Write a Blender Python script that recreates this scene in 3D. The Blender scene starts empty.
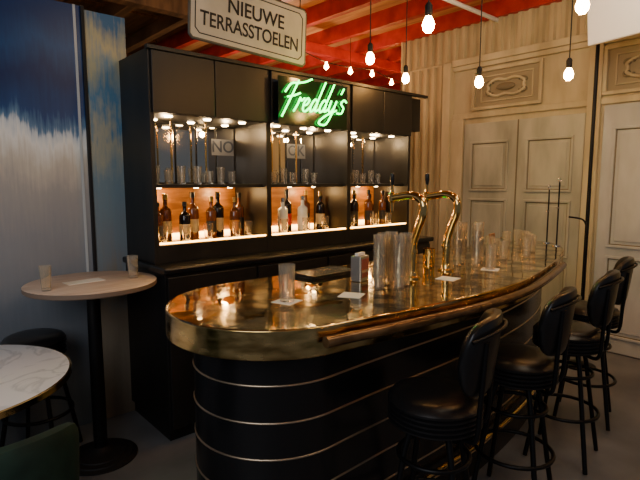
import bpy, bmesh, math, random
from mathutils import Vector, Matrix
random.seed(3)
S=bpy.context.scene
COL=S.collection
pi=math.pi

# ---------------------------------------------------------------- materials
def mat(name,c,rough=.5,metal=0.,emit=None,es=0.,trans=0.,ior=1.45,coat=0.,alpha=1.):
    m=bpy.data.materials.new(name); m.use_nodes=True
    b=m.node_tree.nodes['Principled BSDF']
    b.inputs['Base Color'].default_value=(*c,1); b.inputs['Roughness'].default_value=rough
    b.inputs['Metallic'].default_value=metal; b.inputs['IOR'].default_value=ior
    b.inputs['Transmission Weight'].default_value=trans
    b.inputs['Coat Weight'].default_value=coat; b.inputs['Alpha'].default_value=alpha
    if emit:
        b.inputs['Emission Color'].default_value=(*emit,1); b.inputs['Emission Strength'].default_value=es
    return m
def nmat(name,c1,c2,scale=5,rough=.5,metal=0.,stretch=(1,1,1),r2=None,bump=0.,lo=.35,hi=.65,detail=6,coat=0.,bscale=None):
    m=mat(name,c1,rough,metal,coat=coat); nt=m.node_tree; N=nt.nodes; L=nt.links; b=N['Principled BSDF']
    tc=N.new('ShaderNodeNewGeometry'); mp=N.new('ShaderNodeMapping'); mp.inputs['Scale'].default_value=stretch
    no=N.new('ShaderNodeTexNoise'); no.inputs['Scale'].default_value=scale; no.inputs['Detail'].default_value=detail
    cr=N.new('ShaderNodeValToRGB'); cr.color_ramp.elements[0].position=lo; cr.color_ramp.elements[1].position=hi
    cr.color_ramp.elements[0].color=(*c1,1); cr.color_ramp.elements[1].color=(*c2,1)
    L.new(tc.outputs['Position'],mp.inputs['Vector']); L.new(mp.outputs['Vector'],no.inputs['Vector'])
    L.new(no.outputs['Fac'],cr.inputs['Fac']); L.new(cr.outputs['Color'],b.inputs['Base Color'])
    if r2 is not None:
        mr=N.new('ShaderNodeMapRange'); mr.inputs[1].default_value=lo; mr.inputs[2].default_value=hi
        mr.inputs[3].default_value=rough; mr.inputs[4].default_value=r2
        L.new(no.outputs['Fac'],mr.inputs[0]); L.new(mr.outputs[0],b.inputs['Roughness'])
    if bump:
        bp=N.new('ShaderNodeBump'); bp.inputs['Strength'].default_value=bump; bp.inputs['Distance'].default_value=.02
        src=no
        if bscale:
            src=N.new('ShaderNodeTexNoise'); src.inputs['Scale'].default_value=bscale; src.inputs['Detail'].default_value=1
            L.new(mp.outputs['Vector'],src.inputs['Vector'])
        L.new(src.outputs['Fac'],bp.inputs['Height']); L.new(bp.outputs['Normal'],b.inputs['Normal'])
    return m
def paintmat(name,stops,stretch,scale,amp,rough=.4,fine=(14,1,1.5),famp=.25):
    """painted mural: colour by height, broken up by two layers of brush-like noise"""
    m=mat(name,(1,1,1),rough); nt=m.node_tree; N=nt.nodes; L=nt.links; b=N['Principled BSDF']
    g=N.new('ShaderNodeNewGeometry'); sx=N.new('ShaderNodeSeparateXYZ'); L.new(g.outputs['Position'],sx.inputs[0])
    prev=sx.outputs['Z']
    for st,sc,am,de in ((stretch,scale,amp,4),(fine,3.5,famp,9)):
        mp=N.new('ShaderNodeMapping'); mp.inputs['Scale'].default_value=st
        no=N.new('ShaderNodeTexNoise'); no.inputs['Scale'].default_value=sc; no.inputs['Detail'].default_value=de; no.inputs['Roughness'].default_value=.6
        a=N.new('ShaderNodeMath'); a.operation='MULTIPLY_ADD'; sb=N.new('ShaderNodeMath'); sb.operation='SUBTRACT'; sb.inputs[1].default_value=.5
        L.new(g.outputs['Position'],mp.inputs['Vector']); L.new(mp.outputs['Vector'],no.inputs['Vector'])
        L.new(no.outputs['Fac'],sb.inputs[0]); L.new(sb.outputs[0],a.inputs[0]); a.inputs[1].default_value=am; L.new(prev,a.inputs[2]); prev=a.outputs[0]
    dv=N.new('ShaderNodeMath'); dv.operation='DIVIDE'; dv.inputs[1].default_value=2.8; L.new(prev,dv.inputs[0])
    cr=N.new('ShaderNodeValToRGB'); e=cr.color_ramp.elements
    while len(e)<len(stops): e.new(.5)
    for i,(z,c) in enumerate(stops): e[i].position=z/2.8; e[i].color=(*c,1)
    L.new(dv.outputs[0],cr.inputs['Fac']); L.new(cr.outputs['Color'],b.inputs['Base Color'])
    return m

BLACK=mat('black_lacquer',(.006,.006,.007),.25)
BLACKM=mat('black_matte',(.010,.009,.009),.6)
BLKCAB=nmat('black_stained_wood',(.0055,.005,.0048),(.012,.010,.009),8,.42,0,(1,1,.15))
BRASS=mat('polished_brass',(.80,.54,.20),.12,1)
BRASSB=nmat('aged_brass_band',(.36,.24,.08),(.82,.57,.24),9,.12,1,(1,1,3),r2=.28)
BRASST=nmat('patinated_brass_top',(.20,.155,.065),(.84,.66,.33),9,.14,1,(1,1,1),r2=.035,bump=.12,lo=.42,hi=.58,detail=8,bscale=6)
STRIP=mat('muted_brass_strip',(.60,.47,.33),.35,1)
RAILM=nmat('brown_copper_rail',(.10,.055,.025),(.22,.13,.06),14,.25,.6)
LEATH=mat('black_leather',(.008,.008,.009),.30)
STEELB=mat('black_steel',(.010,.010,.011),.4,.6)
CHROME=mat('chrome',(.7,.7,.7),.15,1)
GLASS=mat('clear_glass',(1,.98,.95),.03,trans=.95,ior=1.45)
RIBGL=mat('ribbed_glass',(1,.93,.80),.05,trans=.90,ior=1.5)
SHGL=mat('shelf_glass',(1,.94,.84),.03,trans=.97,ior=1.5)
MIRR=mat('antique_mirror',(.74,.70,.62),.05,1)
BROWNB=nmat('amber_walnut_backing',(.20,.075,.014),(.34,.145,.030),6,.4,0,(1,1,6))
PAPER=mat('paper',(.85,.82,.76),.8)
WHITE=mat('white_paint',(.75,.75,.72),.6)
SIGNW=nmat('weathered_sign_face',(.42,.41,.34),(.60,.58,.50),4,.5,lo=.3,hi=.7)
INK=mat('black_ink',(.015,.015,.015),.6)
CREAM=nmat('aged_cream_paint',(.42,.34,.19),(.66,.57,.36),4,.5,0,(1,1,.35),lo=.3,hi=.65,detail=9)
CREAM2=nmat('weathered_door_paint',(.33,.32,.24),(.52,.50,.39),5,.5,0,(1,1,.3),lo=.3,hi=.62,detail=10)
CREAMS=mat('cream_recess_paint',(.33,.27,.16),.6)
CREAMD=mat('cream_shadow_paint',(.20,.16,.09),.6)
CORR=nmat('corrugated_cream_steel',(.38,.31,.17),(.62,.52,.31),5,.4,0,(1,1,.3),lo=.3,hi=.7)
CONC=nmat('worn_concrete',(.10,.10,.105),(.22,.22,.225),2.2,.35,0,r2=.55,bump=.08,lo=.3,hi=.7,detail=9)
REDB=nmat('red_painted_beam',(.36,.016,.018),(.54,.04,.033),6,.5)
ORWOOD=nmat('tan_ceiling_board',(.40,.17,.06),(.62,.33,.14),3,.6,0,(6,.6,1))
BRWOOD=nmat('brown_ceiling_wood',(.10,.05,.022),(.24,.125,.055),3,.6,0,(6,.6,1))
TABW=nmat('pale_oak_top',(.60,.43,.31),(.76,.59,.46),5,.4,0,(1,8,1))
GREENV=nmat('dark_green_velvet',(.003,.018,.013),(.009,.038,.028),10,.75)
BULB=mat('glowing_bulb',(1,.7,.3),.3,emit=(1,.48,.13),es=170)
BULBS=mat('glowing_small_bulb',(1,.7,.3),.3,emit=(1,.46,.13),es=120)
PUCK=mat('warm_puck_light',(1,.9,.7),.3,emit=(1,.70,.38),es=42)
LED=mat('amber_led_strip',(1,.7,.3),.3,emit=(1,.50,.11),es=18)
NEON=mat('green_neon_tube',(.05,.6,.15),.3,emit=(.01,1,.09),es=14)
ACRY=mat('dark_acrylic_backing',(.003,.012,.006),.12)

mm=mat('white_marble',(.8,.8,.8),.18); nt=mm.node_tree;N=nt.nodes;L=nt.links
g=N.new('ShaderNodeNewGeometry'); no=N.new('ShaderNodeTexNoise'); no.inputs['Scale'].default_value=3; no.inputs['Detail'].default_value=9; no.inputs['Distortion'].default_value=1.6
cr=N.new('ShaderNodeValToRGB'); e=cr.color_ramp.elements; e[0].position=.45; e[0].color=(.94,.95,.96,1); e[1].position=.55; e[1].color=(.94,.95,.96,1)
k=e.new(.50); k.color=(.72,.74,.76,1)
L.new(g.outputs['Position'],no.inputs['Vector']); L.new(no.outputs['Fac'],cr.inputs['Fac']); L.new(cr.outputs['Color'],N['Principled BSDF'].inputs['Base Color'])
MARBLE=mm

# ---------------------------------------------------------------- helpers
def link(o,parent=None,loc=None):
    COL.objects.link(o)
    if parent is not None: o.parent=parent
    if loc is not None: o.location=loc
    return o
def empty(name,loc=(0,0,0),rz=0):
    o=bpy.data.objects.new(name,None); o.empty_display_size=.05; COL.objects.link(o); o.location=loc; o.rotation_euler=(0,0,rz); return o
def mkobj(name,bm,mats,parent=None,loc=None,smooth=False,bev=0.):
    bmesh.ops.recalc_face_normals(bm,faces=bm.faces)
    me=bpy.data.meshes.new(name); bm.to_mesh(me); bm.free()
    for m in (mats if isinstance(mats,(list,tuple)) else [mats]): me.materials.append(m)
    if smooth:
        for p in me.polygons: p.use_smooth=True
        try: me.set_sharp_from_angle(angle=.7)
        except Exception: pass
    o=bpy.data.objects.new(name,me)
    if bev:
        md=o.modifiers.new('bev','BEVEL'); md.width=bev; md.segments=2; md.limit_method='ANGLE'
    return link(o,parent,loc)
def addbox(bm,x0,x1,y0,y1,z0,z1,mi=0):
    v=[bm.verts.new((x,y,z)) for x in (x0,x1) for y in (y0,y1) for z in (z0,z1)]
    for f in ((0,1,3,2),(4,6,7,5),(0,4,5,1),(2,3,7,6),(0,2,6,4),(1,5,7,3)):
        fa=bm.faces.new([v[i] for i in f]); fa.material_index=mi
def box(name,x0,x1,y0,y1,z0,z1,m,parent=None,bev=.003):
    bm=bmesh.new(); addbox(bm,min(x0,x1),max(x0,x1),min(y0,y1),max(y0,y1),z0,z1); return mkobj(name,bm,m,parent,bev=bev)
def boxes(name,lst,m,parent=None,bev=.002):
    bm=bmesh.new()
    for b in lst: addbox(bm,*b)
    return mkobj(name,bm,m,parent,bev=bev)
def addlathe(bm,prof,cx=0,cy=0,cz=0,seg=32,mis=None,rfun=None):
    rings=[]
    for r,z in prof:
        if r<1e-5: rings.append([bm.verts.new((cx,cy,cz+z))])
        else:
            rings.append([bm.verts.new((cx+r*(rfun(i,seg) if rfun else 1)*math.cos(2*pi*i/seg),cy+r*(rfun(i,seg) if rfun else 1)*math.sin(2*pi*i/seg),cz+z)) for i in range(seg)])
    for j in range(len(rings)-1):
        a,b=rings[j],rings[j+1]
        for i in range(seg):
            k=(i+1)%seg
            if len(a)==1 and len(b)==1: continue
            if len(a)==1: f=bm.faces.new((a[0],b[i],b[k]))
            elif len(b)==1: f=bm.faces.new((a[i],a[k],b[0]))
            else: f=bm.faces.new((a[i],a[k],b[k],b[i]))
            if mis: f.material_index=mis[j]
def lathe(name,prof,m,parent=None,loc=None,seg=32,mis=None):
    bm=bmesh.new(); addlathe(bm,prof,seg=seg,mis=mis); return mkobj(name,bm,m,parent,loc,smooth=True)
def catmull(pts,n=8,closed=False):
    P=[Vector(p) for p in pts]; out=[]; c=len(P)
    rng=range(c if closed else c-1)
    for i in rng:
        if closed: p0,p1,p2,p3=P[i-1],P[i],P[(i+1)%c],P[(i+2)%c]
        else: p0,p1,p2,p3=P[max(i-1,0)],P[i],P[i+1],P[min(i+2,c-1)]
        for j in range(n):
            t=j/n
            out.append(.5*((2*p1)+(p2-p0)*t+(2*p0-5*p1+4*p2-p3)*t*t+(3*p1-p0-3*p2+p3)*t**3))
    if not closed: out.append(P[-1])
    return out
def tube(name,lines,r,m,parent=None,closed=False,smooth=True,n=8,res=3,loc=None):
    """lines: list of point lists, swept to a round tube mesh"""
    if not isinstance(lines[0][0],(list,tuple,Vector)): lines=[lines]
    cu=bpy.data.curves.new(name,'CURVE'); cu.dimensions='3D'; cu.bevel_depth=r; cu.bevel_resolution=res; cu.use_fill_caps=True
    for pts in lines:
        q=catmull(pts,n,closed) if smooth and len(pts)>2 else [Vector(p) for p in pts]
        sp=cu.splines.new('POLY'); sp.points.add(len(q)-1); sp.use_cyclic_u=closed
        for i,p in enumerate(q): sp.points[i].co=(*p,1)
    t=bpy.data.objects.new(name+'_c',cu); COL.objects.link(t)
    dg=bpy.context.evaluated_depsgraph_get(); dg.update()
    me=bpy.data.meshes.new_from_object(t.evaluated_get(dg)); bpy.data.objects.remove(t)
    me.name=name; me.materials.clear(); me.materials.append(m)
    for p in me.polygons: p.use_smooth=True
    return link(bpy.data.objects.new(name,me),parent,loc)
def text(name,body,size,m,parent,M,ext=.002,sx=1.):
    cu=bpy.data.curves.new(name,'FONT'); cu.body=body; cu.size=size; cu.extrude=ext; cu.align_x='CENTER'; cu.align_y='CENTER'; cu.offset=size*.012
    t=bpy.data.objects.new(name+'_c',cu); COL.objects.link(t)
    dg=bpy.context.evaluated_depsgraph_get(); dg.update()
    me=bpy.data.meshes.new_from_object(t.evaluated_get(dg)); bpy.data.objects.remove(t)
    me.transform(M@Matrix.Diagonal((sx,1,1,1))); me.materials.clear(); me.materials.append(m)
    return link(bpy.data.objects.new(name,me),parent)
RX=Matrix.Rotation(pi/2,4,'X')
def prism(name,outl,z0,z1,mats,parent=None,bev=.004):
    bm=bmesh.new(); a=[bm.verts.new((p[0],p[1],z0)) for p in outl]; b=[bm.verts.new((p[0],p[1],z1)) for p in outl]
    f=bm.faces.new(b); f.material_index=0; bm.faces.new(a[::-1]).material_index=1
    n=len(a)
    for i in range(n):
        fa=bm.faces.new((a[i],a[(i+1)%n],b[(i+1)%n],b[i])); fa.material_index=1
    o=mkobj(name,bm,mats,parent,smooth=True,bev=bev); return o

# ---------------------------------------------------------------- room shell
YW=3.4; XW=5.1; CZ=3.5
box('floor',-2.5,8.1,-1.5,8.1,-.1,0,CONC,bev=0)
mural=paintmat('painted_mural',[(0,(.09,.11,.13)),(.75,(.17,.19,.22)),(1.25,(.28,.29,.31)),(1.55,(.40,.38,.36)),(1.70,(.62,.57,.48)),(1.84,(.90,.90,.85)),(1.90,(.66,.72,.76)),(1.94,(.10,.22,.38)),(2.02,(.005,.055,.20)),(2.25,(.002,.022,.11)),(2.42,(.006,.06,.20)),(2.6,(.004,.03,.13))],(1.8,1,.9),2.4,.40,.3,(16,1,.9),.24)
mural2=paintmat('painted_mural_streaks',[(0,(.20,.15,.10)),(.7,(.28,.23,.17)),(1.1,(.22,.25,.27)),(1.6,(.20,.29,.34)),(1.9,(.44,.42,.31)),(2.1,(.07,.22,.38)),(2.4,(.46,.42,.24)),(2.7,(.03,.13,.28))],(3,1,1.2),2.5,.9,.35,(16,1,.6),.5)
box('wall_back',-2.5,1.03,YW,YW+.1,0,2.68,mural,bev=0)
box('wall_back_panel',1.045,1.30,YW-.012,YW+.1,0,2.66,mural2,bev=.002)
box('trim_1',1.028,1.047,YW-.02,YW+.1,0,2.68,BLACKM,bev=.002)
box('trim_2',.985,1.0,YW-.006,YW,0,2.68,mat('white_chipped_edge',(.55,.57,.57),.5),bev=0)
box('wall_back_partition',1.30,3.95,YW,YW+.1,0,2.33,nmat('brown_partition_board',(.14,.08,.04),(.24,.15,.08),5,.6,0,(1,1,.3)),bev=0)
box('wall_far',-2.5,8.1,8,8.1,0,CZ,nmat('dim_teal_wall',(.06,.09,.09),(.14,.13,.10),2,.7),bev=0)
box('wall_right',XW,XW+.1,-1.5,4.2,0,CZ,CREAM,bev=0)
box('wall_right_far',8,8.1,4.2,8,0,CZ,CORR,bev=0)
def corr(name,x,y0,y1,z0,z1,pitch=.11,d=.03):
    bm=bmesh.new(); ys=[]; y=y0
    pat=[(0,0),(.35,0),(.5,1),(.85,1),(1,0)]
    while y<y1:
        for t,h in pat[:-1]: ys.append((min(y+t*pitch,y1),h))
        y+=pitch
    prev=None
    for yy,h in ys:
        a=bm.verts.new((x-.004-h*d,yy,z0)); b=bm.verts.new((x-.004-h*d,yy,z1))
        if prev: bm.faces.new((prev[0],a,b,prev[1]))
        prev=(a,b)
    return mkobj(name,bm,CORR)
corr('wall_right_cladding',XW,-1.5,4.19,2.97,CZ-.01)
corr('wall_right_cladding_low',XW,3.52,4.19,.02,2.95)
box('trim_3',XW-.09,XW-.001,3.42,3.52,0,2.95,CREAM,bev=.005)
boxes('trim_4',[(XW-.07,XW,-1.5,3.42,2.90,2.97),(XW-.045,XW,-1.5,3.42,2.85,2.90),(XW-.03,XW,-1.5,3.42,2.31,2.37)],CREAM,bev=.006)
def frame(lst,x,y0,y1,z0,z1,w=.03,d=.02):
    lst+= [(x-d,x,y0,y1,z0,z0+w),(x-d,x,y0,y1,z1-w,z1),(x-d,x,y0,y0+w,z0+w,z1-w),(x-d,x,y1-w,y1,z0+w,z1-w)]
def frieze(nm,y0,y1):
    E=empty(nm,(XW-.002,(y0+y1)/2,2.61)); h=(y1-y0)/2
    l=[]; frame(l,0,-h,h,-.22,.22,.035,.035); frame(l,0,-h+.1,h-.1,-.14,.14,.014,.018)
    boxes('moulding',l,CREAM,E,bev=.005)
    pts=[]
    for i in range(48):
        t=2*pi*i/48; ry=(h-.17)*(1-.12*math.cos(4*t)); rz=.085*(1+.15*math.cos(6*t))
        pts.append((-.018,ry*math.cos(t),rz*math.sin(t)))
    tube('carved_scroll',pts,.016,CREAM,E,closed=True,n=2)
    sc=[]
    for s in (-1,1):
        for u in (-1,1):
            sc.append([(-.02,s*(h-.2-.05*math.cos(a)*(1-a/9)),u*(.045+.035*math.sin(a)*(1-a/9))) for a in [k*.6 for k in range(13)]])
    tube('carved_curls',sc,.009,CREAMD,E,n=3)
    bm=bmesh.new(); bmesh.ops.create_uvsphere(bm,u_segments=16,v_segments=8,radius=.05,matrix=Matrix.Translation((-.024,0,0))@Matrix.Diagonal((.45,2.2,.8,1)))
    mkobj('carved_boss',bm,CREAMD,E,smooth=True)
    boxes('recess_field',[(-.004,0,-h+.035,h-.035,-.185,.185)],CREAMS,E,bev=0)
frieze('carved_frieze_panel',2.38,3.17)
frieze('carved_frieze_panel',1.0,1.82)
def door(nm,y0,y1,z1,m,npan=3):
    E=empty(nm,(XW,(y0+y1)/2,0)); h=(y1-y0)/2
    bm=bmesh.new(); addbox(bm,-.03,-.001,-h,h,.01,z1); mkobj('leaf',bm,m,E,bev=.004)
    l=[]; zs=[.15,.85,1.5,z1-.12] if npan==3 else [.15,1.0,z1-.12]
    inn=[]; gr=[]
    for a,b in zip(zs[:-1],zs[1:]):
        frame(l,-.03,-h+.09,h-.09,a,b-.08,.024,.018)
        frame(gr,-.03,-h+.114,h-.114,a+.024,b-.104,.010,.002)
        inn.append((-.040,-.03,-h+.15,h-.15,a+.06,b-.14))
    boxes('panel_mouldings',l,m,E,bev=.004); boxes('raised_panels',inn,m,E,bev=.008); boxes('panel_grooves',gr,CREAMD,E,bev=0)
    return E
d1=door('door_1',2.615,3.25,2.25,CREAM2); d2=door('door_2',1.95,2.605,2.25,CREAM2)
for d,s in ((d1,-1),(d2,1)):
    tube('handle',[(-.03,s*.27,1.0),(-.07,s*.27,1.0),(-.07,s*.20,1.0)],.008,BRASS,d,smooth=False)
box('trim_door_gap',XW-.034,XW-.031,2.603,2.617,.01,2.25,CREAMD,bev=0)
boxes('trim_5',[(XW-.05,XW,3.26,3.42,0,2.31),(XW-.05,XW,1.82,1.94,0,2.90)],CREAM,bev=.006)
WPAN=nmat('white_grey_panel',(.44,.44,.41),(.60,.60,.57),4,.5,0,(1,1,.4),detail=9)
door('door_3',1.02,1.79,2.30,WPAN,2)
boxes('baseboard_right',[(XW-.02,XW,-1.5,1.0,0,.15)],CREAMD)
E=empty('hanging_white_board',(4.55,1.42,2.98),.0); E.rotation_euler=(math.radians(-4),0,0)
boxes('board',[(-.015,.015,-.42,.36,-.23,.25)],mat('white_board',(.88,.90,.95),.4),E,bev=.01)
tube('chains',[[(0,-.3,.25),(0,-.3,.46)],[(0,.3,.25),(0,.3,.46)]],.004,STEELB,E,smooth=False)
# ceiling
box('ceiling',-2.5,8.1,-1.5,8.1,CZ,CZ+.08,ORWOOD,bev=0)
boards=[]
for i in range(7): boards.append((-2.4,3.0,1.0+i*.95,1.85+i*.95,CZ-.03,CZ))
boxes('ceiling_boards',boards,BRWOOD,bev=0)
bm=bmesh.new(); x=3.05
while x<8: addbox(bm,x,x+.08,-1.5,8,CZ-.17,CZ); x+=.66
mkobj('ceiling_beams_red',bm,REDB)
bm=bmesh.new(); x=-2.2
while x<2.9: addbox(bm,x,x+.09,-1.5,8,CZ-.17,CZ); x+=.6
mkobj('ceiling_beams_brown',bm,BRWOOD)
box('ceiling_crossbeam',3.0,8,4.9,5.0,CZ-.29,CZ-.17,REDB)
box('ceiling_crossbeam_brown',-2.5,3.0,4.6,4.72,CZ-.31,CZ-.17,BRWOOD)
tube('ceiling_conduit_pipe',[(-2.4,2.9,CZ-.193),(7.9,2.9,CZ-.193)],.022,WHITE,smooth=False)
# ---------------------------------------------------------------- back bar cabinet
C=empty('back_bar_cabinet',(0,0,0))
x0,x1=1.25,3.71; yf=2.94; xd=[1.25,2.115,2.92,3.71]; top=2.385; fb=2.015
sh=1.575; dk=1.215
boxes('carcass',[(x0,x0+.03,yf,YW-.001,1.10,top),(x1-.03,x1,yf,YW-.001,1.10,top),(x0+.03,x1-.03,yf,YW-.001,top-.03,top),(x0+.03,x1-.03,YW-.03,YW-.001,1.10,top-.03),
  (xd[1]-.02,xd[1]+.02,yf,YW-.03,1.10,top-.03),(xd[2]-.02,xd[2]+.02,yf,YW-.03,1.10,top-.03),
  (x0+.03,x1-.03,yf+.02,YW-.03,fb,fb+.03)],BLKCAB,C)
dr=[]
for a,b in zip(xd[:-1],xd[1:]):
    m_=(a+b)/2
    dr+= [(a+.015,m_-.003,yf-.02,yf+.001,fb,top-.012),(m_+.003,b-.015,yf-.02,yf+.001,fb,top-.012)]
boxes('fascia_doors',dr,BLKCAB,C,bev=.004)
boxes('cornice',[(x0-.015,x1+.2,yf-.035,yf+.0,top-.012,top+.012)],BLKCAB,C)
boxes('end_box',[(x1+.001,x1+.2,yf+.05,yf+.30,fb+.06,top-.012)],BLKCAB,C)
boxes('end_box_panel',[(x1+.001,x1+.03,yf+.05,YW-.001,1.10,fb+.06)],BLKCAB,C)
boxes('base_plinth',[(x0+.03,x1-.03,yf+.002,YW-.03,1.10,dk-.005)],BLKCAB,C)
BAY=[(xd[0]+.03,xd[1]-.02),(xd[1]+.02,xd[2]-.02),(xd[2]+.02,xd[3]-.03)]
boxes('bottle_deck',[(a,b,yf+.01,YW-.03,dk-.005,dk) for a,b in BAY],mat('deck_gloss',(.60,.38,.13),.12,.8),C,bev=0)
boxes('middle_shelf',[(a,b,yf+.05,YW-.03,sh-.012,sh+.012) for a,b in BAY],BLKCAB,C)
boxes('wood_backing',[(a,b,YW-.038,YW-.03,dk,sh-.012) for a,b in BAY],BROWNB,C,bev=0)
mir=[]
for a,b in BAY:
    n=5; w=(b-a)/n
    for i in range(n):
        mir.append((a+i*w+.006,a+(i+1)*w-.006,YW-.042,YW-.030,sh+.02,fb-.01))
boxes('mirror_tiles',mir,MIRR,C,bev=.004)
boxes('rack_posts',[(a+(b-a)*t-.006,a+(b-a)*t+.006,YW-.16,YW-.148,sh+.012,fb) for a,b in BAY for t in (.3,.62)],BRASS,C)
boxes('led_strip',[(a+.02,b-.02,YW-.06,YW-.04,dk,dk+.022) for a,b in BAY]+[(a+.01,b-.01,yf+.004,yf+.014,dk,dk+.010) for a,b in BAY],LED,C,bev=0)
bm=bmesh.new()
for a,b in BAY:
    for i in range(3):
        for yy in (yf+.1,YW-.13):
            addlathe(bm,[(0,-.008),(.022,-.008),(.026,0),(0,0)],a+(b-a)*(i+.5)/3,yy,fb-.0,16)
mkobj('puck_lights',bm,PUCK,C)
bm=bmesh.new()
for a,b in BAY:
    for i in range(3): addlathe(bm,[(0,-.006),(.016,-.006),(.018,0),(0,0)],a+(b-a)*(i+.5)/3,YW-.18,sh-.012,14)
mkobj('shelf_puck_lights',bm,PUCK,C)
def lamp(kind,name,loc,e,color,parent=None,size=.03,rot=None,spot=None):
    l=bpy.data.lights.new(name,kind); l.energy=e; l.color=color
    if kind=='AREA': l.shape='RECTANGLE'; l.size=size[0]; l.size_y=size[1]
    else: l.shadow_soft_size=size
    if spot: l.spot_size=spot; l.spot_blend=.6
    o=bpy.data.objects.new(name,l); COL.objects.link(o); o.location=loc
    if rot: o.rotation_euler=rot
    if parent: o.parent=parent
    return o
WARM=(1,.64,.30)
for a,b in BAY:
    for i in (0.22,.78):
        lamp('POINT','shelf_lamp',(a+(b-a)*i,YW-.22,fb-.05),4.6,WARM,C,.02)
        lamp('POINT','bottle_lamp',(a+(b-a)*i,YW-.14,sh-.06),3.2,(1,.56,.19),C,.02)
REFTXT=mat('reflected_letter_blue',(.012,.018,.035),.5); REFBG=mat('reflected_sign_pale',(.085,.09,.105),.5)
for body,xx,ww in (('NO',1.99,.095),('OK',2.70,.10)):  # reflection of a sign, painted on the mirror as letters over a pale band
    text('painted_reflection_letters',body,.12,REFTXT,C,Matrix.Translation((xx,YW-.044,1.86))@RX,.001)
    box('painted_reflection_band',xx-ww,xx+ww,YW-.0428,YW-.042,1.80,1.92,REFBG,C,bev=0)
xl0,xl1=1.235,3.80
boxes('lower_carcass',[(xl0,xl1,2.77,YW-.001,.08,1.06),(xl0+.02,xl1-.02,2.82,YW-.01,0,.08)],BLKCAB,C)
boxes('lower_worktop',[(xl0-.02,xl1+.02,2.73,YW-.001,1.06,1.10)],BLACK,C,bev=.01)
l=[]
n=4; w=(xl1-xl0)/n
for i in range(n): l.append((xl0+i*w+.01,xl0+(i+1)*w-.01,2.752,2.77,.1,1.04))
boxes('lower_doors',l,BLKCAB,C,bev=.004)

def bottle(nm,x,y,h,r,cg,cl,cc,z=dk,sq=.62):
    """spirits bottle: straight body, square shoulder, long neck, cap"""
    b=h*sq
    prof=[(0,0),(r*.95,0),(r,.006),(r,.22*b),(r*1.01,.22*b),(r*1.01,.66*b),(r,.66*b),(r,b),(r*.88,b+.05*h),(r*.42,b+.10*h),(r*.34,b+.14*h),(r*.33,h*.88),(r*.42,h*.88),(r*.42,h),(0,h)]
    mis=[0,0,0,1,1,1,0,0,0,0,0,2,2,2]
    return lathe(nm,prof,[cg,cl,cc],None,(x,y,z),20,mis)
gb=mat('amber_whisky',(.13,.036,.004),.06,0,coat=.5); gd=mat('dark_bottle_glass',(.010,.006,.004),.08); gc=mat('clear_gin_glass',(.60,.62,.58),.06,coat=.5)
lcream=mat('cream_label',(.50,.40,.22),.6); lred=mat('red_label',(.40,.02,.015),.6); lblk=mat('black_label',(.015,.014,.012),.5); lw=mat('white_label',(.62,.60,.54),.6); lor=mat('orange_label',(.50,.20,.03),.6)
capg=mat('gold_cap',(.6,.4,.12),.3,1); capb=mat('black_cap',(.02,.02,.02),.4)
def whisky_glass(nm,x,y,z,h=.10,r=.034,taper=.8,m=None):
    t=.0025
    prof=[(0,0),(r*taper,0),(r*(taper+1)/2,h*.5),(r,h),(r-t,h),(r*(taper+1)/2-t,h*.5),(r*taper-t,.012),(0,.012)]
    bm=bmesh.new(); addlathe(bm,prof,seg=24,rfun=lambda i,s:1.0 if i%2 else .96)
    return mkobj(nm,bm,m or GLASS,None,(x,y,z),smooth=True)
BOT=[(1.36,.25,.034,gb,lblk,capb),(1.45,.30,.040,gb,lcream,capg),(1.55,.25,.038,gd,lcream,capb),(1.65,.31,.042,gb,lcream,capb),(1.75,.28,.036,gb,lblk,capg),(1.85,.31,.042,gd,lcream,capb),(1.94,.27,.036,gb,lor,capg),(2.03,.30,.036,gb,lblk,capb),
    (2.19,.32,.036,gd,lor,capg),(2.28,.28,.036,gb,lblk,capb),(2.38,.26,.040,gc,lw,CHROME),(2.48,.32,.040,gd,lred,capb),(2.58,.27,.042,gc,lw,CHROME),(2.68,.31,.036,gb,lblk,capg),(2.77,.30,.036,gd,lcream,capg),(2.85,.27,.033,gb,lor,capb),
    (2.99,.30,.036,gb,lblk,capg),(3.08,.26,.038,gb,lcream,capb),(3.17,.31,.038,gd,lblk,capg),(3.26,.28,.038,gb,lcream,capg),(3.36,.31,.038,gb,lblk,capb),(3.46,.27,.038,gd,lw,capb),(3.55,.30,.034,gb,lblk,capb),(3.635,.29,.032,gb,lcream,capg)]
for i,(x,h,r,a,b,c) in enumerate(BOT):
    bottle('liquor_bottle',x,3.17+(.04 if i%2 else -.04),h*1.02,r,a,b,c)
for x in (1.34,1.50,1.66,1.88,1.98,2.30,2.52,2.72,3.02,3.30,3.5):
    whisky_glass('drinking_glass',x,3.01,dk,.11,.032,m=SHGL)
for x in (1.36,1.45,1.54,1.66,1.75,1.84,1.93,2.22,2.31,2.40,2.49,2.62,2.71,3.02,3.11,3.20,3.29,3.40,3.49):
    whisky_glass('tumbler_glass',x,3.14,sh+.012,.09 if int(x*100)%2 else .12,.030,m=SHGL)

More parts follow.
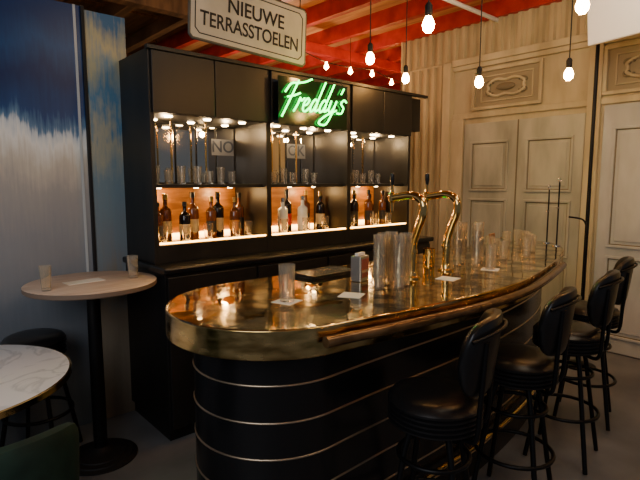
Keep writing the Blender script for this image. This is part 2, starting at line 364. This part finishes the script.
# ---------------------------------------------------------------- neon sign
NE=empty('neon_sign',(2.475,2.86,2.17))
boxes('acrylic_panel',[(-.335,.335,-.004,.004,-.165,.165)],ACRY,NE,bev=.002)
boxes('mounting_studs',[(sx*.30-.008,sx*.30+.008,.004,.06,sz*.14-.008,sz*.14+.008) for sx in (-1,1) for sz in (-1,1)],CHROME,NE)
ST=[[(.02,-.22),(.16,.4),(.30,1.05)],[(-.14,.62),(.02,.92),(.3,.96),(.6,1.02),(.86,1.14)],[(.02,.46),(.28,.52),(.52,.62)],
 [(.46,-.02),(.55,.25),(.58,.46),(.66,.36),(.78,.46)],
 [(.80,.20),(.95,.24),(1.02,.38),(.92,.46),(.82,.30),(.84,.06),(.98,0),(1.16,.18)],
 [(1.40,.36),(1.28,.44),(1.16,.22),(1.22,0),(1.36,.12),(1.44,.5),(1.54,1.08)],[(1.42,.3),(1.42,.03),(1.58,.10)],
 [(1.84,.36),(1.72,.44),(1.60,.22),(1.66,0),(1.80,.12),(1.88,.5),(1.98,1.04)],[(1.86,.3),(1.86,.03),(2.0,.12)],
 [(2.06,.44),(2.04,.14),(2.14,.02),(2.26,.16),(2.32,.44)],[(2.32,.44),(2.24,-.1),(2.08,-.44),(1.74,-.38),(1.98,-.12),(2.44,.10)],
 [(2.52,.92),(2.46,.72)],
 [(2.84,.42),(2.68,.50),(2.58,.36),(2.76,.20),(2.72,.0),(2.50,.0)]]
def nx(p): return ((p[0]+.38*p[1]-1.50)*.205,-.024,(p[1]-.34+.04*p[0])*.205)
tube('neon_letters',[[nx(p) for p in s] for s in ST],.0058,NEON,NE,n=8)
tube('tube_supports',[[(nx(s[1])[0],-.018,nx(s[1])[2]),(nx(s[1])[0],-.004,nx(s[1])[2])] for s in ST],.004,CHROME,NE,smooth=False)
lamp('POINT','neon_glow_lamp',(0,-.16,0),2.4,(.03,1,.12),NE,.12)

# ---------------------------------------------------------------- hanging sign
HS=empty('hanging_street_sign',(1.965,2.90,2.655)); HS.rotation_euler=(0,math.radians(2.8),0)
w,h=.455,.195
def oct_(w,h,c): return [(-w+c,-h),(w-c,-h),(w,-h+c),(w,h-c),(w-c,h),(-w+c,h),(-w,h-c),(-w,-h+c)]
bm=bmesh.new(); o=oct_(w,h,.02)
a=[bm.verts.new((x,-.008,z)) for x,z in o]; b=[bm.verts.new((x,.008,z)) for x,z in o]
bm.faces.new(a); bm.faces.new(b[::-1])
for i in range(8): bm.faces.new((a[i],a[(i+1)%8],b[(i+1)%8],b[i]))
mkobj('sign_plate',bm,SIGNW,HS)
tube('border_line',[(x,-.009,z) for x,z in oct_(w-.035,h-.035,.03)],.0035,INK,HS,closed=True,smooth=False)
tube('edge_rim',[(x,0,z) for x,z in oct_(w,h,.02)],.010,mat('sign_rim',(.10,.09,.07),.5),HS,closed=True,smooth=False)
text('sign_text_upper','NIEUWE',.130,INK,HS,Matrix.Translation((.03,-.010,.055))@RX,.001,.93)
text('sign_text_lower','TERRASSTOELEN',.125,INK,HS,Matrix.Translation((0,-.010,-.068))@RX,.001,.82)
tube('hanging_wires',[[(-.4,0,.19),(-.4,0,.60)],[(.4,0,.19),(.4,0,.60)]],.004,STEELB,HS,smooth=False)

# ---------------------------------------------------------------- bar counter
B=empty('bar_counter',(0,0,0))
cx,cy,R=1.24,1.70,.445
nose=[(cx+R*math.cos(t),cy+R*math.sin(t)) for t in [pi/2+pi*i/28 for i in range(29)]]
fr=catmull([(1.24,1.255,0),(1.5,1.220,0),(1.97,1.18,0),(2.4,1.195,0),(2.8,1.27,0),(3.2,1.37,0),(3.6,1.485,0),(3.93,1.62,0),(4.15,1.78,0),(4.24,1.95,0),(4.18,2.09,0),(4.05,2.145,0)],6)
top_o=nose+[(p.x,p.y) for p in fr[1:]]
TZ=1.10
prism('bar_top',top_o,.99,TZ,[BRASST,BRASSB],B,.006)
r2=.34
nose2=[(cx+r2*math.cos(t),cy+r2*math.sin(t)) for t in [pi/2+pi*i/28 for i in range(29)]]
fr2=catmull([(1.24,1.36,0),(1.6,1.37,0),(2.4,1.38,0),(3.1,1.47,0),(3.6,1.62,0),(3.9,1.78,0),(4.0,1.93,0),(3.9,2.04,0)],6)
body=nose2+[(p.x,p.y) for p in fr2[1:]]
prism('bar_body',body,0,.99,[BLACK,BLACK],B,0)
front=[p for p in body[4:]]
for i,z in enumerate((.857,.713,.57,.427,.285,.14)):
    tube('brass_strip',[(p[0],p[1],z) for p in front],.0045,STRIP,B,smooth=False,res=2)
tube('elbow_rail',[(p.x,p.y-.034,1.052) for p in catmull([(1.12,1.27,0),(1.24,1.255,0),(1.5,1.220,0),(1.97,1.18,0),(2.4,1.195,0),(2.8,1.27,0),(3.2,1.37,0),(3.4,1.425,0)],6)],.021,RAILM,B,smooth=False)
tube('foot_rail',[(p[0],p[1]-.030,.2) for p in body[30:52]],.012,BRASS,B,smooth=False)
T=TZ
def tap(x,y,sc=1.):
    E=empty('beer_tap',(x,y,T))
    lathe('flange',[(0,0),(.045,0),(.045,.008),(.03,.014),(.026,.03),(.022,.04),(0,.04)],BRASS,E)
    pts=[(0,0,.03),(0,0,.10),(0,-.004,.18),(0,-.030,.26),(0,-.058,.33),(0,-.062,.385),(0,-.035,.420),(0,.02,.432),(0,.08,.425),(0,.13,.418)]
    tube('swan_neck',pts,.0215,BRASS,E,n=8,res=5)
    lathe('collar',[(0,0),(.026,0),(.028,.01),(.026,.02),(0,.02)],BRASS,E,(0,0,.13))
    bm=bmesh.new(); addlathe(bm,[(0,-.055),(.009,-.055),(.011,-.01),(.022,0),(.022,.035),(.010,.045),(.010,.06),(0,.06)],0,.145,.40,20)
    mkobj('faucet',bm,BRASS,E,smooth=True)
    bm=bmesh.new(); addlathe(bm,[(0,0),(.007,0),(.009,.03),(.014,.06),(.012,.09),(0,.098)],0,.145,.455,16,[0,0,1,1,1])
    mkobj('tap_handle',bm,[BRASS,BLACK],E,smooth=True)
tap(2.08,1.62); tap(2.40,1.63)
def stack(nm,x,y,n,r=.031,h=.10,step=.052):
    bm=bmesh.new(); t=.0028
    rf=lambda i,s: 1.0 if i%2 else .93
    for k in range(n):
        prof=[(0,0),(r*.74,0),(r*.86,h*.5),(r,h),(r-t,h),(r*.86-t,h*.5),(r*.74-t,.010),(0,.010)]
        addlathe(bm,prof,0,0,k*step,24,None,rf)
    return mkobj(nm,bm,RIBGL,None,(x,y,T),smooth=True)
for x,y,n in ((1.755,1.56,4),(1.83,1.50,4),(1.91,1.53,4),(1.83,1.60,4),(1.91,1.62,4),(2.60,1.69,4),(2.68,1.61,4),(2.70,1.72,4),(2.79,1.66,4)):
    stack('glass_stack',x,y,n)
def coaster(x,y,rz,s=.048):
    o=box('paper_coaster',-s,s,-s,s,0,.002,PAPER,bev=0); o.location=(x,y,T); o.rotation_euler=(0,0,rz); return o
coaster(1.265,1.64,.3); coaster(1.55,1.54,.5,.05); coaster(2.20,1.48,.2,.05); coaster(2.62,1.48,.4)
whisky_glass('beer_glass',1.265,1.64,T+.0025,.155,.037,.82,RIBGL)
whisky_glass('beer_glass',2.62,1.48,T+.0025,.14,.034,.82,RIBGL)
for x,y in ((3.60,1.72),(3.72,1.80),(3.30,1.60),(3.85,1.95),(3.50,1.66),(3.15,1.75),(3.25,1.85),(3.80,1.86),(3.02,1.62),(3.68,1.95),(2.22,1.75),(2.28,1.85),(2.95,1.75)): whisky_glass('beer_glass',x,y,T,.12,.032,.8,RIBGL)
E=empty('napkin_dispenser',(1.82,1.75,T),.25)
boxes('tin_body',[(-.045,.045,-.03,.03,0,.13)],mat('brushed_tin',(.45,.42,.40),.35,.8),E,bev=.006)
boxes('label',[(-.035,.035,-.032,-.03,.06,.115),(-.03,.03,-.0315,-.03,.02,.045)],mat('dull_red_print',(.4,.10,.08),.6),E,bev=0)
boxes('napkins',[(-.035,.035,-.01,.01,.13,.145)],PAPER,E)
lathe('brass_cup',[(0,0),(.032,0),(.034,.01),(.036,.11),(.033,.11),(.030,.012),(0,.012)],BRASS,None,(2.43,1.77,T))
E=empty('drip_tray',(1.80,2.0,T))
boxes('tray',[(-.16,.16,-.09,.09,0,.008),(-.16,.16,-.09,-.08,.008,.02),(-.16,.16,.08,.09,.008,.02),(-.16,-.15,-.08,.08,.008,.02),(.15,.16,-.08,.08,.008,.02)],BLACK,E)
boxes('grille',[(-.14+i*.02,-.134+i*.02,-.075,.075,.014,.018) for i in range(15)],CHROME,E,bev=0)
boxes('grille_bars',[(-.148,.148,-.078,-.072,.008,.016),(-.148,.148,.072,.078,.008,.016)],CHROME,E,bev=0)
E=empty('menu_card_holder',(3.42,1.93,T),.2)
boxes('block',[(-.06,.06,-.03,.03,0,.04)],BLACKM,E); boxes('cards',[(-.05,.05,-.008,.008,.04,.12)],mat('brown_card',(.30,.14,.06),.6),E)
def rodstand(x,y,h):
    E=empty('metal_rod_stand',(x,y,T))
    lathe('foot',[(0,0),(.035,0),(.035,.006),(.01,.012),(0,.012)],CHROME,E)
    tube('rod',[(0,0,.01),(0,0,h)],.006,STEELB,E,smooth=False)
    tube('ring',[(.018*math.cos(a),0,h+.018+.018*math.sin(a)) for a in [2*pi*i/12 for i in range(12)]],.004,CHROME,E,closed=True)
    tube('crossbar',[(-.03,0,h*.6),(.03,0,h*.6)],.005,CHROME,E,smooth=False)
rodstand(4.00,1.70,.50); rodstand(4.14,1.84,.44)
# ---------------------------------------------------------------- stools
def arcslab(bm,r,a0,a1,z0,z1,th,n=28,cut=6,lean=0.,dip=0.):
    rings=[]; cs=[]; K=16
    for k in range(K):
        t=2*pi*k/K; c_,s_=math.cos(t),math.sin(t)
        cs.append((math.copysign(abs(c_)**.6,c_),math.copysign(abs(s_)**.35,s_)))
    for i in range(n+1):
        u=i/n; s=2*u-1; f=max(.05,(1-abs(s)**cut))**.5; a=a0+(a1-a0)*u
        zc=(z0+z1)/2; hh=(z1-z0)/2*f; ring=[]
        for px,pz in cs:
            z=zc+pz*hh - dip*s*s*(pz+1)/2
            rr=r+px*th/2*min(1,f+.2)+lean*(z-z0)
            ring.append(bm.verts.new((rr*math.cos(a),rr*math.sin(a),z)))
        rings.append(ring)
    for i in range(n):
        for k in range(K):
            bm.faces.new((rings[i][k],rings[i][(k+1)%K],rings[i+1][(k+1)%K],rings[i+1][k]))
    bm.faces.new(rings[0]); bm.faces.new(rings[-1][::-1])
def barstool(x,y,rz=0.,back=True,sz=.79,nm='bar_stool',r=.185):
    E=empty(nm,(x,y,0),rz)
    prof=[(0,sz),(r-.105,sz-.001),(r-.045,sz-.006),(r-.015,sz-.018),(r,sz-.038),(r-.002,sz-.048)]
    z=sz-.048
    for k in range(4):
        prof+=[(r-.012,z-.003),(r-.012,z-.006),(r,z-.010),(r,z-.016)]; z-=.019
    prof+=[(r-.02,z-.004),(0,z-.004)]
    lathe('seat',prof,LEATH,E,seg=48)
    lathe('swivel_plate',[(0,z-.03),(.11,z-.03),(.11,z-.004),(0,z-.004)],STEELB,E)
    zl=z-.02; legs=[]
    for k in range(4):
        a=pi/4+k*pi/2
        legs.append([(.10*math.cos(a),.10*math.sin(a),zl),(.125*math.cos(a),.125*math.sin(a),zl-.08),(.225*math.cos(a),.225*math.sin(a),.011)])
    for l in legs: tube('leg',l,.0125,STEELB,E,smooth=False)
    def ring(zz):
        t=(zl-.08-zz)/(zl-.08-.011); rr=.125+(.225-.125)*t+.006
        tube('foot_ring',[(rr*math.cos(q),rr*math.sin(q),zz) for q in [2*pi*i/32 for i in range(32)]],.010,STEELB,E,closed=True,n=1)
    ring(.29); ring(.52)
    if back:
        bm=bmesh.new(); c=-pi/2; arcslab(bm,.185,c-.92,c+.92,sz+.03,sz+.335,.05,dip=.03,lean=.12)
        mkobj('backrest',bm,LEATH,E,smooth=True)
        tube('backrest_frame',[((.221+.12*.26)*math.cos(a),(.221+.12*.26)*math.sin(a),sz+.29-.04*((a-c)/1.0)**2) for a in [c-.82+1.64*i/16 for i in range(17)]],.007,STEELB,E)
        ls=[]
        for a in (c-.5,c+.5):
            ls.append([(.11*math.cos(a),.11*math.sin(a),z-.015),(.20*math.cos(a),.20*math.sin(a),z-.01),(.219*math.cos(a),.219*math.sin(a),sz+.02),(.236*math.cos(a),.236*math.sin(a),sz+.25)])
        tube('back_supports',ls,.010,STEELB,E,n=6)
barstool(1.60,1.12,.36); barstool(2.27,1.12,.22); barstool(2.92,1.15,.18); barstool(3.52,1.26,.3)
# ---------------------------------------------------------------- left group
E=empty('standing_table',(.875,2.925,0))
lathe('top',[(0,1.015),(.340,1.015),(.345,1.02),(.345,1.042),(.340,1.045),(0,1.045)],[TABW,mat('table_edge',(.20,.14,.10),.4)],E,seg=64,mis=[1,1,1,0,0])
lathe('post',[(0,.03),(.038,.03),(.036,.98),(.09,.99),(.09,1.015),(0,1.015)],STEELB,E)
lathe('base',[(0,0),(.20,0),(.20,.008),(.175,.014),(.172,.022),(.14,.026),(.137,.034),(.10,.038),(.06,.05),(.038,.07),(0,.07)],BLACKM,E,seg=48)
whisky_glass('water_glass',.62,2.83,1.045,.13,.030,.75,RIBGL)
whisky_glass('water_glass',1.09,2.88,1.045,.13,.032,.8,RIBGL)
o=box('paper_menu',-.1,.1,-.05,.05,0,.002,PAPER,bev=0); o.location=(.84,2.95,1.045); o.rotation_euler=(0,0,.1)
E=empty('marble_bistro_table',(.13,2.60,0))
lathe('top',[(0,.722),(.50,.722),(.515,.726),(.515,.752),(.505,.754),(0,.754)],[MARBLE,BRASS],E,seg=72,mis=[1,1,1,1,0])
lathe('post',[(0,.02),(.035,.02),(.035,.70),(.12,.71),(.12,.722),(0,.722)],STEELB,E)
lathe('base',[(0,0),(.24,0),(.24,.012),(.06,.04),(.035,.06),(0,.06)],BLACKM,E,seg=48)
barstool(.61,3.14,-.663,False,.75,'backless_bar_stool',.165)
E=empty('green_velvet_chair',(.14,1.86,0),-.1)
bm=bmesh.new(); c=-pi/2; arcslab(bm,.28,c-1.75,c+1.75,.40,.875,.07,40,10,.06,.12); mkobj('back_shell',bm,GREENV,E,smooth=True)
lathe('seat_cushion',[(0,.36),(.22,.36),(.25,.39),(.25,.43),(.22,.465),(0,.475)],GREENV,E,seg=40)
tube('legs',[[(.15*sx,.15*sy,.37),(.21*sx,.21*sy,.01)] for sx in (-1,1) for sy in (-1,1)],.013,BLACKM,E,smooth=False)
lathe('seat_plate',[(0,.34),(.21,.34),(.21,.38),(0,.38)],BLACKM,E)
E=empty('steel_post',(4.86,1.80,0))
lathe('base',[(0,0),(.06,0),(.06,.01),(.022,.02),(0,.02)],STEELB,E); tube('pole',[(0,0,.01),(0,0,CZ-.001)],.016,STEELB,E,smooth=False)
E=empty('microphone_stand',(4.5,1.66,0))
lathe('base',[(0,0),(.13,0),(.13,.012),(.02,.03),(0,.03)],STEELB,E); tube('pole',[(0,0,.02),(0,0,1.55)],.010,STEELB,E,smooth=False)
tube('arm',[(0,0,1.2),(.02,.05,1.28),(.0,.16,1.30)],.008,STEELB,E)
# ---------------------------------------------------------------- pendants
def pendant(x,y,z,s=1.):
    E=empty('pendant_bulb',(x,y,z))
    tube('cord',[(0,0,.06*s),(0,0,CZ-z-.002)],.004,BLACKM,E,smooth=False)
    lathe('socket',[(0,.035*s),(.017*s,.035*s),(.019*s,.05*s),(.019*s,.085*s),(.010*s,.10*s),(0,.10*s)],BLACKM,E,seg=20)
    lathe('bulb',[(0,-.045*s),(.014*s,-.042*s),(.027*s,-.026*s),(.030*s,-.006*s),(.024*s,.016*s),(.014*s,.035*s),(0,.036*s)],BULB,E,seg=20)
for p in ((2.62,2.44,2.45),(3.29,2.67,2.44),(2.115,1.58,2.38),(3.22,1.96,2.30),(3.48,1.46,2.31),(2.49,1.0,2.41),(4.3,-.1,2.3),(3.5,-.7,2.3),(1.9,-.9,2.35),(.4,-1.0,2.35)): pendant(*p)  # those with negative y are added, unseen, to give the mirrors warm reflections
E=empty('festoon_string_lights',(0,0,0))
w=[(3.2+i*.45,4.42+.05*i,2.98+.03*math.sin(i*2)) for i in range(10)]
tube('string',[(p[0],p[1],p[2]+.05) for p in w],.005,BLACKM,E)
bm=bmesh.new()
for p in w: addlathe(bm,[(0,-.04),(.025,-.02),(.028,0),(.012,.03),(.012,.05),(0,.05)],p[0],p[1],p[2],14)
mkobj('bulbs',bm,BULBS,E,smooth=True)
tube('droppers',[[(p[0],p[1],p[2]+.04),(p[0],p[1],CZ-.002)] for p in w[::3]],.003,BLACKM,E,smooth=False)

# ---------------------------------------------------------------- lights
def aim(o,t):
    o.rotation_euler=(Vector(t)-o.location).to_track_quat('-Z','Y').to_euler()
a=lamp('AREA','daylight_from_entrance',(-1.6,.2,2.6),50,(.92,.95,1),size=(2.2,1.6)); aim(a,(.8,3.2,1.2))
a=lamp('AREA','ceiling_wash_right',(3.9,1.2,3.2),10,(1,.78,.48),size=(.8,.8)); aim(a,(5.1,2.5,1.9))
a=lamp('AREA','bar_fill_light',(2.2,.3,3.2),14,(1,.80,.56),size=(1.4,.8)); aim(a,(2.2,1.7,.9))  # added fill to brighten the bar; no fixture hangs here
a=lamp('POINT','ceiling_lamp_far',(4.2,5.6,2.6),55,(1,.70,.42),size=.1)
a=lamp('POINT','uplight_beams',(3.9,2.6,2.9),6,(1,.70,.42),size=.1)
a=lamp('POINT','uplight_brown',(.9,3.9,2.75),8,(1,.62,.32),size=.1)
W=bpy.data.worlds.new('w'); S.world=W; W.use_nodes=True
W.node_tree.nodes['Background'].inputs[0].default_value=(.74,.82,.95,1); W.node_tree.nodes['Background'].inputs[1].default_value=.12
# ---------------------------------------------------------------- camera
cam=bpy.data.cameras.new('camera'); cam.lens=36*500/640; cam.sensor_width=36
co=bpy.data.objects.new('camera',cam); COL.objects.link(co); co.location=(0,0,1.6); co.rotation_euler=(math.radians(83.4),0,math.radians(-41.5))
S.camera=co
